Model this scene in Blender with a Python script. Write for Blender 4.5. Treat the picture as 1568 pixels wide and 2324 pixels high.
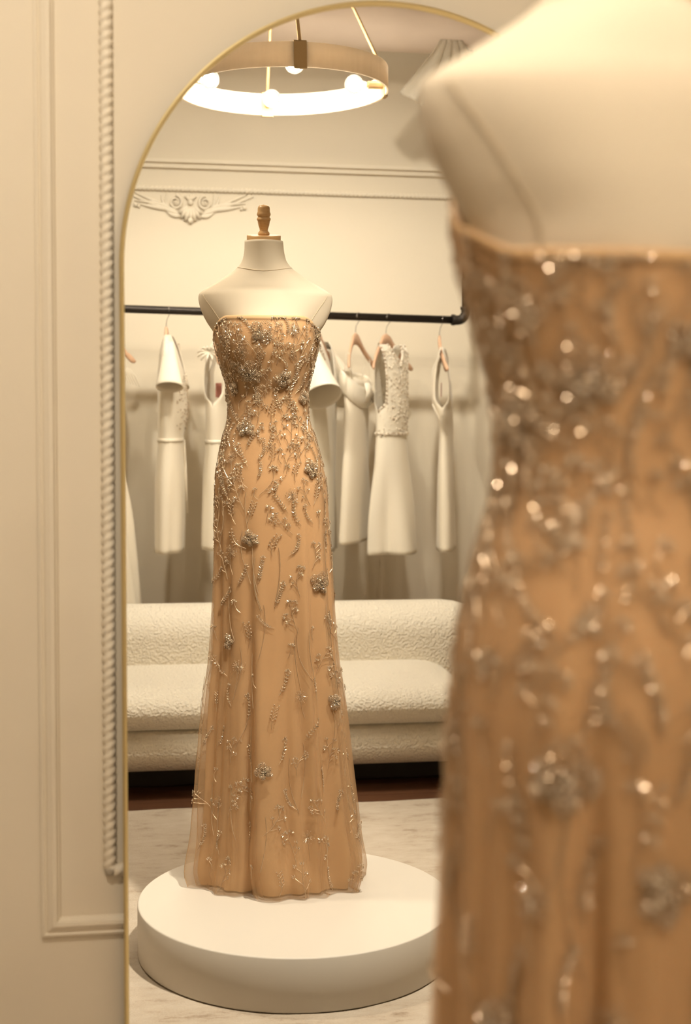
import bpy, bmesh, math, random
import numpy as np
from mathutils import Vector, Matrix, Euler

for o in list(bpy.data.objects):
    bpy.data.objects.remove(o)
PI = math.pi
rnd = random.Random(7)
scn = bpy.context.scene
COL = scn.collection

# ------------------------------------------------------------------ camera
ZC = 1.45                       # lens height, metres
cd = bpy.data.cameras.new('camera')
cam = bpy.data.objects.new('camera', cd)
COL.objects.link(cam)
cd.sensor_fit = 'VERTICAL'
cd.sensor_height = 36.0
cd.sensor_width = 24.0
cd.lens = 3300.0 / 2324.0 * 36.0
cd.clip_start = 0.05
yaw, pitch, roll = math.radians(9.5), math.radians(-4.885), math.radians(0.5)
fw = Vector((math.sin(yaw) * math.cos(pitch), math.cos(yaw) * math.cos(pitch), math.sin(pitch)))
r0 = Vector((math.cos(yaw), -math.sin(yaw), 0))
u0 = r0.cross(fw)
rr = r0 * math.cos(roll) + u0 * math.sin(roll)
uu = u0 * math.cos(roll) - r0 * math.sin(roll)
mw = Matrix.Identity(4)
for i in range(3):
    mw[i][0] = rr[i]; mw[i][1] = uu[i]; mw[i][2] = -fw[i]
mw[0][3], mw[1][3], mw[2][3] = 0.0, 0.0, ZC
cam.matrix_world = mw
cd.dof.use_dof = True
cd.dof.focus_distance = 3.72     # the form as seen by way of the mirror
cd.dof.aperture_fstop = 3.5
cd.dof.aperture_blades = 0
scn.camera = cam

# ------------------------------------------------------------------ world, lights, exposure
w = bpy.data.worlds.new('world'); scn.world = w
w.use_nodes = True
w.node_tree.nodes['Background'].inputs[0].default_value = (1.0, 0.85, 0.66, 1)
w.node_tree.nodes['Background'].inputs[1].default_value = 0.0
WARM = (1.0, 0.895, 0.755)
def spot(name, loc, target, watt, size_deg, radius=0.06, blend=0.6, col=WARM):
    l = bpy.data.lights.new(name, 'SPOT'); l.energy = watt; l.color = col
    l.spot_size = math.radians(size_deg); l.spot_blend = blend; l.shadow_soft_size = radius
    o = bpy.data.objects.new(name, l); COL.objects.link(o); o.location = loc
    o.rotation_euler = (Vector(target) - Vector(loc)).to_track_quat('-Z', 'Y').to_euler()
    return o
# the chandelier in view lights the room (its glow is in its own builder); besides it only the shop's ceiling
# downlights, which the shadows of the hanging dresses and the bright pedestal top give away
spot('downlight_rail_left_offscreen', (0.00, 0.12, 3.08), (0.20, -1.5, 0.3), 60, 110, 0.06, 0.9, (1.0, 0.92, 0.78))
spot('downlight_rail_right_offscreen', (1.05, 0.12, 3.08), (1.25, -1.5, 0.4), 66, 110, 0.06, 0.9, (1.0, 0.92, 0.80))
spot('downlight_gown_offscreen', (0.80, 2.28, 3.08), (0.47, 1.2, 0.18), 260, 46, 0.06, 0.95, (1.0, 0.90, 0.75))
spot('downlight_mirror_wall_offscreen', (-0.45, 1.0, 3.08), (-0.1, 2.4, 1.0), 62, 125, 0.06, 0.9, (1.0, 0.87, 0.70))
scn.view_settings.view_transform = 'Standard'
scn.view_settings.look = 'None'
scn.view_settings.gamma = 1.0
scn.view_settings.use_curve_mapping = False
scn.view_settings.exposure = 0.85
scn.cycles.use_denoising = True
scn.cycles.use_adaptive_sampling = True
scn.cycles.adaptive_threshold = 0.10
scn.cycles.adaptive_min_samples = 24
scn.cycles.max_bounces = 7
scn.cycles.diffuse_bounces = 4
scn.cycles.glossy_bounces = 3
scn.cycles.transparent_max_bounces = 12
scn.cycles.sample_clamp_indirect = 6.0
scn.cycles.caustics_reflective = False
scn.cycles.caustics_refractive = False

# ------------------------------------------------------------------ helpers
class MB:
    """collects vertices and faces, then links them as one mesh object"""
    def __init__(s):
        s.v = []; s.f = []; s.mi = []
    def add(s, vs, fs, m=0):
        n = len(s.v); s.v.extend([tuple(p) for p in vs])
        for q in fs:
            s.f.append(tuple(i + n for i in q)); s.mi.append(m)
    def box(s, lo, hi, m=0):
        x0, y0, z0 = lo; x1, y1, z1 = hi
        s.add([(x0,y0,z0),(x1,y0,z0),(x1,y1,z0),(x0,y1,z0),(x0,y0,z1),(x1,y0,z1),(x1,y1,z1),(x0,y1,z1)],
              [(0,3,2,1),(4,5,6,7),(0,1,5,4),(1,2,6,5),(2,3,7,6),(3,0,4,7)], m)
    def grid(s, pts, closed_u=False, closed_v=False, m=0, flip=False):
        """pts[row][col]"""
        R = len(pts); C = len(pts[0])
        vs = [p for r in pts for p in r]; fs = []
        for i in range(R if closed_v else R - 1):
            for j in range(C if closed_u else C - 1):
                a = i * C + j; b = i * C + (j + 1) % C
                c = ((i + 1) % R) * C + (j + 1) % C; d = ((i + 1) % R) * C + j
                fs.append((a, d, c, b) if flip else (a, b, c, d))
        s.add(vs, fs, m)
    def tube(s, path, rad, n=8, cap=True, m=0, ref=None, flat=1.0):
        """round (or flattened) tube along a list of points; rad number or list"""
        P = [Vector(p) for p in path]; k = len(P)
        R = rad if isinstance(rad, (list, tuple)) else [rad] * k
        rows = []; up = Vector(ref) if ref else None
        prev = None
        for i in range(k):
            t = (P[min(i + 1, k - 1)] - P[max(i - 1, 0)])
            if t.length < 1e-9: t = Vector((0, 0, 1))
            t.normalize()
            if up is not None:
                a = up - t * up.dot(t)
            elif prev is None:
                a = t.orthogonal()
            else:
                a = prev - t * prev.dot(t)
            if a.length < 1e-6: a = t.orthogonal()
            a.normalize(); prev = a; b = t.cross(a)
            rows.append([P[i] + a * (math.cos(2 * PI * j / n) * R[i] * flat) + b * (math.sin(2 * PI * j / n) * R[i]) for j in range(n)])
        base = len(s.v)
        s.grid(rows, closed_u=True, m=m)
        if cap:
            s.f.append(tuple(base + j for j in range(n))[::-1]); s.mi.append(m)
            s.f.append(tuple(base + (k - 1) * n + j for j in range(n))); s.mi.append(m)
    def lathe(s, prof, n=24, c=(0, 0, 0), m=0):
        rows = [[(c[0] + r * math.cos(2 * PI * j / n), c[1] + r * math.sin(2 * PI * j / n), c[2] + z) for j in range(n)] for r, z in prof]
        base = len(s.v)
        s.grid(rows, closed_u=True, m=m)
        if prof[0][0] > 1e-5: s.f.append(tuple(base + j for j in range(n))[::-1]); s.mi.append(m)
        if prof[-1][0] > 1e-5: s.f.append(tuple(base + (len(prof) - 1) * n + j for j in range(n))); s.mi.append(m)
    def sphere(s, c, r, n=8, k=5, m=0, sc=(1, 1, 1)):
        rows = []
        for i in range(1, k):
            a = PI * i / k
            rows.append([(c[0] + r * sc[0] * math.sin(a) * math.cos(2 * PI * j / n), c[1] + r * sc[1] * math.sin(a) * math.sin(2 * PI * j / n), c[2] - r * sc[2] * math.cos(a)) for j in range(n)])
        base = len(s.v); s.grid(rows, closed_u=True, m=m)
        bt = len(s.v); s.v += [(c[0], c[1], c[2] - r * sc[2]), (c[0], c[1], c[2] + r * sc[2])]
        L = base + (k - 2) * n
        for j in range(n):
            s.f.append((bt, base + (j + 1) % n, base + j)); s.mi.append(m)
            s.f.append((bt + 1, L + j, L + (j + 1) % n)); s.mi.append(m)
    def build(s, name, mats, parent=None, smooth=False, label=None, kind=None, bevel=0, solid=0, weld=False, sub=0):
        me = bpy.data.meshes.new(name)
        me.from_pydata(s.v, [], s.f)
        if not isinstance(mats, (list, tuple)): mats = [mats]
        for m in mats: me.materials.append(m)
        if len(mats) > 1: me.polygons.foreach_set('material_index', s.mi)
        if smooth: me.polygons.foreach_set('use_smooth', [True] * len(me.polygons))
        me.update()
        if weld:
            bm = bmesh.new(); bm.from_mesh(me); bmesh.ops.remove_doubles(bm, verts=bm.verts, dist=1e-4)
            bmesh.ops.recalc_face_normals(bm, faces=bm.faces); bm.to_mesh(me); bm.free()
        o = bpy.data.objects.new(name, me); COL.objects.link(o)
        if parent is not None: o.parent = parent
        if label: o['label'] = label
        if kind: o['kind'] = kind
        if bevel:
            b = o.modifiers.new('bevel', 'BEVEL'); b.width = bevel; b.segments = 3; b.limit_method = 'ANGLE'
        if sub:
            b = o.modifiers.new('sub', 'SUBSURF'); b.levels = sub; b.render_levels = sub
        if solid:
            b = o.modifiers.new('solid', 'SOLIDIFY'); b.thickness = solid; b.offset = -1
        return o

def empty(name, loc, rz=0.0):
    o = bpy.data.objects.new(name, None); COL.objects.link(o)
    o.location = loc; o.rotation_euler = (0, 0, rz); o.empty_display_size = 0.05
    return o
def tag(o, label, cat, group=None):
    o['label'] = label; o['category'] = cat
    if group: o['group'] = group
    return o
def struct(o, label=None):
    o['kind'] = 'structure'
    if label: o['label'] = label
    return o
def ctrl(xs, ys):
    """smooth monotone-ish cubic through control values"""
    xs = np.array(xs, float); ys = np.array(ys, float)
    d = np.diff(ys) / np.diff(xs); m = np.zeros(len(xs))
    m[0] = d[0]; m[-1] = d[-1]
    for i in range(1, len(xs) - 1):
        m[i] = 0 if d[i - 1] * d[i] <= 0 else 2 * d[i - 1] * d[i] / (d[i - 1] + d[i])
    X = xs.tolist(); Y = ys.tolist(); Mm = m.tolist()
    def f(x):
        if x <= X[0]: return Y[0]
        if x >= X[-1]: return Y[-1]
        i = 0
        while x > X[i + 1]: i += 1
        h = X[i + 1] - X[i]; t = (x - X[i]) / h
        return ((1 + 2 * t) * (1 - t) ** 2 * Y[i] + t * (1 - t) ** 2 * h * Mm[i] + t * t * (3 - 2 * t) * Y[i + 1] + t * t * (t - 1) * h * Mm[i + 1])
    return f
def sm(a, b, x):
    t = max(0.0, min(1.0, (x - a) / (b - a))); return t * t * (3 - 2 * t)

# ------------------------------------------------------------------ materials
def mat(name, col, rough=0.6, metal=0.0, bump=None, noise=None, sheen=0.0, spec=None, var=None):
    """principled material; bump=(scale, strength, distance); var=(scale, colour2, contrast)"""
    m = bpy.data.materials.new(name); m.use_nodes = True
    nt = m.node_tree; N = nt.nodes; L = nt.links
    b = N['Principled BSDF']
    b.inputs['Base Color'].default_value = (*col, 1); b.inputs['Roughness'].default_value = rough
    b.inputs['Metallic'].default_value = metal
    if spec is not None: b.inputs['Specular IOR Level'].default_value = spec
    if sheen:
        b.inputs['Sheen Weight'].default_value = sheen; b.inputs['Sheen Roughness'].default_value = 0.4
    tc = N.new('ShaderNodeTexCoord')
    if var:
        n = N.new('ShaderNodeTexNoise'); n.inputs['Scale'].default_value = var[0]; n.inputs['Detail'].default_value = 5
        mp = N.new('ShaderNodeMapping'); mp.inputs['Scale'].default_value = var[3] if len(var) > 3 else (1, 1, 1)
        L.new(tc.outputs['Object'], mp.inputs[0]); L.new(mp.outputs[0], n.inputs['Vector'])
        cr = N.new('ShaderNodeValToRGB'); cr.color_ramp.elements[0].position = 0.5 - var[2]; cr.color_ramp.elements[1].position = 0.5 + var[2]
        cr.color_ramp.elements[0].color = (*col, 1); cr.color_ramp.elements[1].color = (*var[1], 1)
        L.new(n.outputs['Fac'], cr.inputs[0]); L.new(cr.outputs[0], b.inputs['Base Color'])
    if bump:
        n = N.new('ShaderNodeTexNoise'); n.inputs['Scale'].default_value = bump[0]; n.inputs['Detail'].default_value = 3
        L.new(tc.outputs['Object'], n.inputs['Vector'])
        bp = N.new('ShaderNodeBump'); bp.inputs['Strength'].default_value = bump[1]; bp.inputs['Distance'].default_value = bump[2]
        L.new(n.outputs['Fac'], bp.inputs['Height']); L.new(bp.outputs[0], b.inputs['Normal'])
    return m

M = {}
M['wall'] = mat('painted_wall', (0.74, 0.66, 0.53), 0.75, bump=(60, 0.05, 0.002))
M['plaster'] = mat('painted_plaster_trim', (0.76, 0.68, 0.55), 0.6)
M['ceiling'] = mat('ceiling_paint', (0.66, 0.60, 0.52), 0.85, bump=(30, 0.06, 0.004))
M['duct'] = mat('painted_duct', (0.74, 0.62, 0.53), 0.6, bump=(9, 0.25, 0.01))
M['plank'] = mat('dark_wood', (0.075, 0.030, 0.014), 0.4, var=(9, (0.12, 0.05, 0.022), 0.25, (0.6, 9, 9)))
M['rug'] = mat('distressed_rug', (0.58, 0.49, 0.38), 0.95)
M['pedestal'] = mat('matte_white_pedestal', (0.60, 0.55, 0.48), 0.55, bump=(40, 0.03, 0.002))
M['gold'] = mat('brushed_gold', (0.88, 0.74, 0.40), 0.42, 1.0)
M['brass'] = mat('satin_brass', (0.50, 0.36, 0.20), 0.55, 1.0)
M['linen'] = mat('cream_linen', (0.73, 0.635, 0.495), 0.9, bump=(900, 0.15, 0.0006))
M['seam'] = mat('linen_seam', (0.66, 0.55, 0.40), 0.9)
M['wood'] = mat('pale_turned_wood', (0.68, 0.43, 0.21), 0.35, var=(14, (0.56, 0.33, 0.14), 0.25, (3, 3, 14)))
M['hanger'] = mat('beech_hanger', (0.70, 0.45, 0.30), 0.45, var=(10, (0.62, 0.38, 0.24), 0.3, (8, 8, 2)))
M['steel'] = mat('hook_steel', (0.35, 0.32, 0.29), 0.3, 1.0)
M['pipe'] = mat('black_pipe', (0.032, 0.025, 0.020), 0.42, 0.6, bump=(50, 0.1, 0.002))
M['pipe_fit'] = mat('cast_pipe_fitting', (0.035, 0.028, 0.022), 0.5, 0.6, bump=(120, 0.3, 0.002))
M['satin'] = mat('ivory_satin', (0.80, 0.73, 0.61), 0.38, sheen=0.2)
M['crepe'] = mat('ivory_crepe', (0.78, 0.70, 0.57), 0.7, sheen=0.2)
M['pearl'] = mat('pearl', (0.82, 0.74, 0.62), 0.15)
M['pink_tag'] = mat('pink_paper', (0.60, 0.25, 0.20), 0.7)
M['dark'] = mat('dark_plinth', (0.018, 0.012, 0.008), 0.7)
M['bead'] = mat('champagne_bead', (0.62, 0.49, 0.35), 0.22, 0.5)
M['bead2'] = mat('bronze_bead', (0.55, 0.41, 0.27), 0.27, 0.55)
M['crystal'] = mat('crystal', (0.95, 0.88, 0.80), 0.06, 1.0)
M['cap'] = mat('hanger_stamp', (0.12, 0.08, 0.06), 0.6)

# rug: faint dark worn streaks
def rug_nodes():
    nt = M['rug'].node_tree; N = nt.nodes; L = nt.links; b = N['Principled BSDF']
    tc = N.new('ShaderNodeTexCoord'); mp = N.new('ShaderNodeMapping'); mp.inputs['Scale'].default_value = (1.6, 3.6, 1)
    L.new(tc.outputs['Object'], mp.inputs[0])
    n1 = N.new('ShaderNodeTexNoise'); n1.inputs['Scale'].default_value = 4; n1.inputs['Detail'].default_value = 8; n1.inputs['Roughness'].default_value = 0.75
    L.new(mp.outputs[0], n1.inputs['Vector'])
    cr = N.new('ShaderNodeValToRGB'); e = cr.color_ramp.elements
    e[0].position = 0.30; e[0].color = (0.25, 0.18, 0.12, 1); e[1].position = 0.44; e[1].color = (0.44, 0.365, 0.285, 1)
    x = e.new(0.62); x.color = (0.49, 0.42, 0.34, 1)
    L.new(n1.outputs['Fac'], cr.inputs[0]); L.new(cr.outputs[0], b.inputs['Base Color'])
    n2 = N.new('ShaderNodeTexNoise'); n2.inputs['Scale'].default_value = 160; n2.inputs['Detail'].default_value = 3
    L.new(tc.outputs['Object'], n2.inputs['Vector'])
    bp = N.new('ShaderNodeBump'); bp.inputs['Strength'].default_value = 0.5; bp.inputs['Distance'].default_value = 0.006
    L.new(n2.outputs['Fac'], bp.inputs['Height']); L.new(bp.outputs[0], b.inputs['Normal'])
rug_nodes()

def boucle():
    m = bpy.data.materials.new('boucle'); m.use_nodes = True
    nt = m.node_tree; N = nt.nodes; L = nt.links; b = N['Principled BSDF']
    b.inputs['Base Color'].default_value = (0.80, 0.73, 0.61, 1); b.inputs['Roughness'].default_value = 0.95
    b.inputs['Sheen Weight'].default_value = 0.3
    tc = N.new('ShaderNodeTexCoord')
    nz = N.new('ShaderNodeTexNoise'); nz.inputs['Scale'].default_value = 60; nz.inputs['Detail'].default_value = 2
    L.new(tc.outputs['Object'], nz.inputs['Vector'])
    mx = N.new('ShaderNodeMixRGB'); mx.inputs[0].default_value = 0.012
    L.new(tc.outputs['Object'], mx.inputs[1]); L.new(nz.outputs['Color'], mx.inputs[2])
    v = N.new('ShaderNodeTexVoronoi'); v.feature = 'SMOOTH_F1'; v.inputs['Scale'].default_value = 125
    L.new(mx.outputs[0], v.inputs['Vector'])
    bp = N.new('ShaderNodeBump'); bp.inputs['Strength'].default_value = 0.8; bp.inputs['Distance'].default_value = 0.008; bp.invert = True
    L.new(v.outputs['Distance'], bp.inputs['Height']); L.new(bp.outputs[0], b.inputs['Normal'])
    return m
M['boucle'] = boucle()

def mirror_mat():
    m = bpy.data.materials.new('silvered_glass'); m.use_nodes = True
    nt = m.node_tree; nt.nodes.clear()
    g = nt.nodes.new('ShaderNodeBsdfGlossy'); g.inputs['Color'].default_value = (0.95, 0.955, 0.93, 1); g.inputs['Roughness'].default_value = 0.0
    o = nt.nodes.new('ShaderNodeOutputMaterial'); nt.links.new(g.outputs[0], o.inputs[0])
    return m
M['mirror'] = mirror_mat()

def tulle_mat(name, col, opacity):
    """fine net: part open, part woven thread"""
    m = bpy.data.materials.new(name); m.use_nodes = True
    nt = m.node_tree; N = nt.nodes; L = nt.links; N.clear()
    d = N.new('ShaderNodeBsdfDiffuse'); d.inputs[0].default_value = (*col, 1)
    t = N.new('ShaderNodeBsdfTranslucent'); t.inputs[0].default_value = (*col, 1)
    a = N.new('ShaderNodeMixShader'); a.inputs[0].default_value = 0.4
    L.new(d.outputs[0], a.inputs[1]); L.new(t.outputs[0], a.inputs[2])
    lw = N.new('ShaderNodeLayerWeight'); lw.inputs[0].default_value = 0.35   # threads close up at a slant
    mr = N.new('ShaderNodeMapRange'); mr.inputs[1].default_value = 0; mr.inputs[2].default_value = 1
    mr.inputs[3].default_value = opacity; mr.inputs[4].default_value = min(1, opacity + 0.4)
    L.new(lw.outputs['Facing'], mr.inputs[0])
    tr = N.new('ShaderNodeBsdfTransparent')
    x = N.new('ShaderNodeMixShader'); L.new(mr.outputs[0], x.inputs[0]); L.new(tr.outputs[0], x.inputs[1]); L.new(a.outputs[0], x.inputs[2])
    o = N.new('ShaderNodeOutputMaterial'); L.new(x.outputs[0], o.inputs[0])
    return m
TAN = (0.73, 0.495, 0.265)
M['lining'] = mat('caramel_lining', TAN, 0.55, sheen=0.15)
M['neckband'] = mat('caramel_edge', (0.60, 0.385, 0.195), 0.7)
M['tulle'] = tulle_mat('caramel_tulle', (0.74, 0.52, 0.31), 0.26)
M['white_net'] = tulle_mat('white_net', (0.80, 0.74, 0.64), 0.35)

def emit(name, col, s):
    m = bpy.data.materials.new(name); m.use_nodes = True; nt = m.node_tree; nt.nodes.clear()
    e = nt.nodes.new('ShaderNodeEmission'); e.inputs[0].default_value = (*col, 1); e.inputs[1].default_value = s
    o = nt.nodes.new('ShaderNodeOutputMaterial'); nt.links.new(e.outputs[0], o.inputs[0]); return m
M['glow'] = emit('bulb_filament_glow', (1.0, 0.88, 0.70), 420)
def bulb_glass():
    m = bpy.data.materials.new('clear_bulb_glass'); m.use_nodes = True; nt = m.node_tree; N = nt.nodes; N.clear()
    t = N.new('ShaderNodeBsdfTransparent'); g = N.new('ShaderNodeBsdfGlossy'); g.inputs['Roughness'].default_value = 0.03
    d = N.new('ShaderNodeBsdfTranslucent'); d.inputs[0].default_value = (0.95, 0.9, 0.82, 1)
    f = N.new('ShaderNodeFresnel'); f.inputs[0].default_value = 1.45
    x0 = N.new('ShaderNodeMixShader'); x0.inputs[0].default_value = 0.12
    nt.links.new(t.outputs[0], x0.inputs[1]); nt.links.new(d.outputs[0], x0.inputs[2])
    x = N.new('ShaderNodeMixShader'); nt.links.new(f.outputs[0], x.inputs[0]); nt.links.new(x0.outputs[0], x.inputs[1]); nt.links.new(g.outputs[0], x.inputs[2])
    o = N.new('ShaderNodeOutputMaterial'); nt.links.new(x.outputs[0], o.inputs[0]); return m
M['bulb_glass'] = bulb_glass()
M['shade_out'] = mat('linen_shade', (0.50, 0.44, 0.36), 0.9, var=(60, (0.44, 0.38, 0.30), 0.3, (1, 1, 0.15)))
M['shade_in'] = mat('pale_shade_lining', (0.80, 0.70, 0.58), 0.8)
for _k in ('shade_out', 'shade_in'):
    _b = M[_k].node_tree.nodes['Principled BSDF']; _nt = M[_k].node_tree
    _t = _nt.nodes.new('ShaderNodeBsdfTranslucent'); _t.inputs[0].default_value = (0.80, 0.68, 0.54, 1)
    _x = _nt.nodes.new('ShaderNodeMixShader'); _x.inputs[0].default_value = 0.20
    _nt.links.new(_b.outputs[0], _x.inputs[1]); _nt.links.new(_t.outputs[0], _x.inputs[2])
    _nt.links.new(_x.outputs[0], _nt.nodes['Material Output'].inputs[0])

# ------------------------------------------------------------------ room shell
YM = 2.499            # wall that carries the mirror
YB = 2 * YM - 6.5  # wall behind the sofa (-1.502)
RY = 2 * YM - 6.15    # line of the clothes rail (-1.152)
DX, DZ = -0.257, -0.055
XL, XR, H = -2.4, 2.8, 3.12
fl = MB(); fl.box((XL, YB, -0.06), (XR, YM, -0.012)); floor = struct(fl.build('floor', M['dark']), 'dark wood plank floor')
# boards of the floor, running along the sofa
pw = 0.13; y = YB; i = 0
bm_len = 1.35
pk = MB(); pk.box((0, 0, -0.012), (bm_len - 0.002, pw - 0.002, 0.0))
plank_mesh = None
while y < YM - 0.02:
    x = XL + (i % 3) * 0.45 - 0.9
    while x < XR:
        if x + bm_len > XL + 0.01:
            if plank_mesh is None:
                o = pk.build('plank', M['plank'], floor); plank_mesh = o.data
            else:
                o = bpy.data.objects.new('plank', plank_mesh); COL.objects.link(o); o.parent = floor
            x0 = max(x, XL); sc = (min(x + bm_len, XR) - x0) / bm_len
            wy = min(pw, YM - y) / pw
            o.location = (x0, y, rnd.uniform(-0.0008, 0.0)); o.scale = (sc, wy, 1)
        x += bm_len
    y += pw; i += 1
b = MB(); b.box((XL, YB, H), (XR, YM, H + 0.1)); struct(b.build('ceiling', M['ceiling']))
b = MB(); b.box((XL - 0.1, YM, -0.06), (XR + 0.1, YM + 0.1, H + 0.1)); struct(b.build('wall_front', M['wall']), 'warm cream painted wall that carries the arched mirror')
b = MB(); b.box((XL - 0.1, YB - 0.1, -0.06), (XR + 0.1, YB, H + 0.1)); struct(b.build('wall_back', M['wall']), 'cream painted wall behind the sofa and clothes rail')
b = MB(); b.box((XL - 0.1, YB, -0.06), (XL, YM, H + 0.1)); struct(b.build('wall_left', M['wall']))
b = MB(); b.box((XR, YB, -0.06), (XR + 0.1, YM, H + 0.1)); struct(b.build('wall_right', M['wall']))

def moulding(mb, path, prof, nrm, closed=True):
    """mitred picture-frame moulding: path = corners (Vector) in order, prof = (across, out) pairs, nrm = out of the wall"""
    P = [Vector(p) for p in path]; n = len(P); nrm = Vector(nrm); rows = []
    for i in range(n):
        if closed or 0 < i < n - 1:
            d0 = (P[i] - P[i - 1]).normalized(); d1 = (P[(i + 1) % n] - P[i]).normalized()
        else:
            d0 = d1 = (P[1] - P[0]).normalized() if i == 0 else (P[-1] - P[-2]).normalized()
        s0 = nrm.cross(d0); s1 = nrm.cross(d1); m = (s0 + s1); m = m / max(1e-6, m.dot(s0))
        rows.append([P[i] + m * a + nrm * h for a, h in prof])
    mb.grid(rows, closed_v=closed)

PROF = [(-0.017, 0), (-0.0165, 0.007), (-0.012, 0.009), (-0.008, 0.006), (-0.004, 0.010), (0.004, 0.014), (0.010, 0.013), (0.012, 0.007), (0.015, 0.005), (0.017, 0)]
def rope(mb, path, R, pitch, nrm, hand=1, n=12, per=7):
    """carved rope moulding: two twisted strands swept along a straight run, half sunk in the wall"""
    a, b_ = Vector(path[0]), Vector(path[1]); d = b_ - a; Lg = d.length; d.normalize()
    nrm = Vector(nrm); s = nrm.cross(d); k = int(Lg / pitch * per); rows = []
    for i in range(k + 1):
        t = Lg * i / k; c = a + d * t; row = []
        for j in range(n):
            ph = 2 * PI * j / n
            r = R * (0.72 + 0.34 * abs(math.cos((ph - hand * PI * t / pitch))) ** 0.8)
            row.append(c + nrm * (math.cos(ph) * r) + s * (math.sin(ph) * r))
        rows.append(row)
    mb.grid(rows, closed_u=True)
    for p, q in ((a, -1), (b_, 1)):
        mb.sphere(p + nrm * 0.003, R * 0.9, 8, 5)

# panel frames on the mirror wall (outer flat moulding, inner rope)
yw = YM
b = MB(); xo0, xo1, zo0, zo1 = -0.092, 1.044, 0.515, 2.62
moulding(b, [(xo0, yw, zo0), (xo1, yw, zo0), (xo1, yw, zo1), (xo0, yw, zo1)], PROF, (0, -1, 0))
struct(b.build('trim_1', M['plaster'], smooth=False), 'flat stepped plaster panel moulding around the mirror')
b = MB(); xr0, xr1, zr0, zr1 = 0.0085, 0.944, 0.612, 2.50
rope(b, [(xr0, yw - 0.003, zr0), (xr0, yw - 0.003, zr1)], 0.0112, 0.0157, (0, -1, 0), hand=-1)
rope(b, [(xr1, yw - 0.003, zr0), (xr1, yw - 0.003, zr1)], 0.0112, 0.0157, (0, -1, 0), hand=-1)
rope(b, [(xr0, yw - 0.003, zr0), (xr1, yw - 0.003, zr0)], 0.0112, 0.0157, (0, -1, 0))
rope(b, [(xr0, yw - 0.003, zr1), (xr1, yw - 0.003, zr1)], 0.0112, 0.0157, (0, -1, 0))
struct(b.build('trim_2', M['plaster'], smooth=True), 'twisted rope plaster moulding beside the mirror')
# wall behind the sofa: double rail and rope
b = MB()
moulding(b, [(XL, YB, 2.407), (XR, YB, 2.407)], [(-0.022, 0), (-0.022, 0.016), (-0.012, 0.02), (-0.007, 0.02), (-0.004, 0.007), (0.004, 0.007), (0.007, 0.016), (0.016, 0.016), (0.020, 0.004), (0.022, 0)], (0, 1, 0), closed=False)
struct(b.build('trim_3', M['plaster']), 'double-lined plaster picture rail on the wall behind the sofa')
b = MB(); rope(b, [(XL, YB + 0.003, 2.302), (XR, YB + 0.003, 2.302)], 0.0115, 0.0185, (0, 1, 0), hand=-1)
struct(b.build('trim_4', M['plaster'], smooth=True), 'twisted rope plaster moulding under the picture rail')

# rounded duct boxed in below the ceiling, over the clothes rail
b = MB()
rows = []
for k in range(29):
    xx = XL + (XR - XL) * k / 28
    rr_ = 0.101 + 0.003 * math.sin(k * 1.7)
    rows.append([(xx, RY - 0.02 + rr_ * math.cos(2 * PI * j / 32), 2.957 + rr_ * math.sin(2 * PI * j / 32)) for j in range(32)])
b.grid(rows, closed_u=True)
o = b.build('ceiling_duct', M['duct'], smooth=True)
tag(o, 'fat round beige duct running below the ceiling above the clothes rail', 'duct')

# ------------------------------------------------------------------ rug, pedestal
b = MB()
nx, ny = 60, 40
x0, x1, y0, y1 = -1.5, 2.5, 0.05, 2.35
rows = []
for j in range(ny + 1):
    rows.append([(x0 + (x1 - x0) * i / nx + 0.004 * math.sin(j * 1.3) * (i in (0, nx)), y0 + (y1 - y0) * j / ny + (0.006 * math.sin(i * 0.9) if j in (0, ny) else 0), 0.012 + 0.0012 * math.sin(i * 2.1) * math.sin(j * 1.7)) for i in range(nx + 1)])
b.grid(rows)
low = [[(p[0], p[1], 0.0005) for p in r] for r in rows]
b.grid([rows[0], low[0]]); b.grid([low[-1], rows[-1]])
b.grid([[r[0] for r in low], [r[0] for r in rows]]); b.grid([[r[-1] for r in rows], [r[-1] for r in low]])
tag(b.build('area_rug', M['rug'], smooth=True), 'pale beige distressed rug with worn dark streaks under the round pedestal', 'rug')

PX, PY, PR, PZ = 0.482, 2 * YM - 3.665, 0.402, 0.146
b = MB()
b.lathe([(PR - 0.004, 0.0135), (PR, 0.018), (PR, PZ - 0.004), (PR - 0.0015, PZ - 0.001), (PR - 0.004, PZ), (0.0, PZ)], 128, (PX, PY, 0))
o = b.build('round_pedestal', M['pedestal'], smooth=False)
for p in o.data.polygons: p.use_smooth = abs(p.normal.z) < 0.5
tag(o, 'low white round display pedestal under the caramel gown', 'pedestal')

# ------------------------------------------------------------------ arched mirror
RM = 0.449; MXC = 0.478; MZC = 1.65
mir = empty('arched_mirror', (MXC, YM - 0.030, 0.0)); mir.rotation_euler = (0, -0.0025, 0)
mir.location.x += 0.004
tag(mir, 'tall arched wall mirror in a thin gold frame', 'mirror')
def arch(r, n=96):
    pts = [(-r, 0.016 if r == RM else 0.016 + (RM - r))]
    pts += [(-r * math.cos(PI * k / n), MZC + r * math.sin(PI * k / n)) for k in range(n + 1)]
    pts += [(r, pts[0][1])]
    return pts
b = MB()
out, inn = arch(RM), arch(RM - 0.008)
n = len(out); rows = []
for i in range(n + 1):
    o_, i_ = out[i % n], inn[i % n]
    rows.append([(o_[0], 0.026, o_[1]), (o_[0], -0.004, o_[1]), (o_[0] * 0.6 + i_[0] * 0.4, -0.006, o_[1] * 0.6 + i_[1] * 0.4), (i_[0], -0.004, i_[1]), (i_[0], 0.006, i_[1])])
b.grid(rows)
b.build('frame', M['gold'], mir, smooth=False, label='thin brushed gold frame')
b = MB(); inn2 = arch(RM - 0.007)
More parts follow.
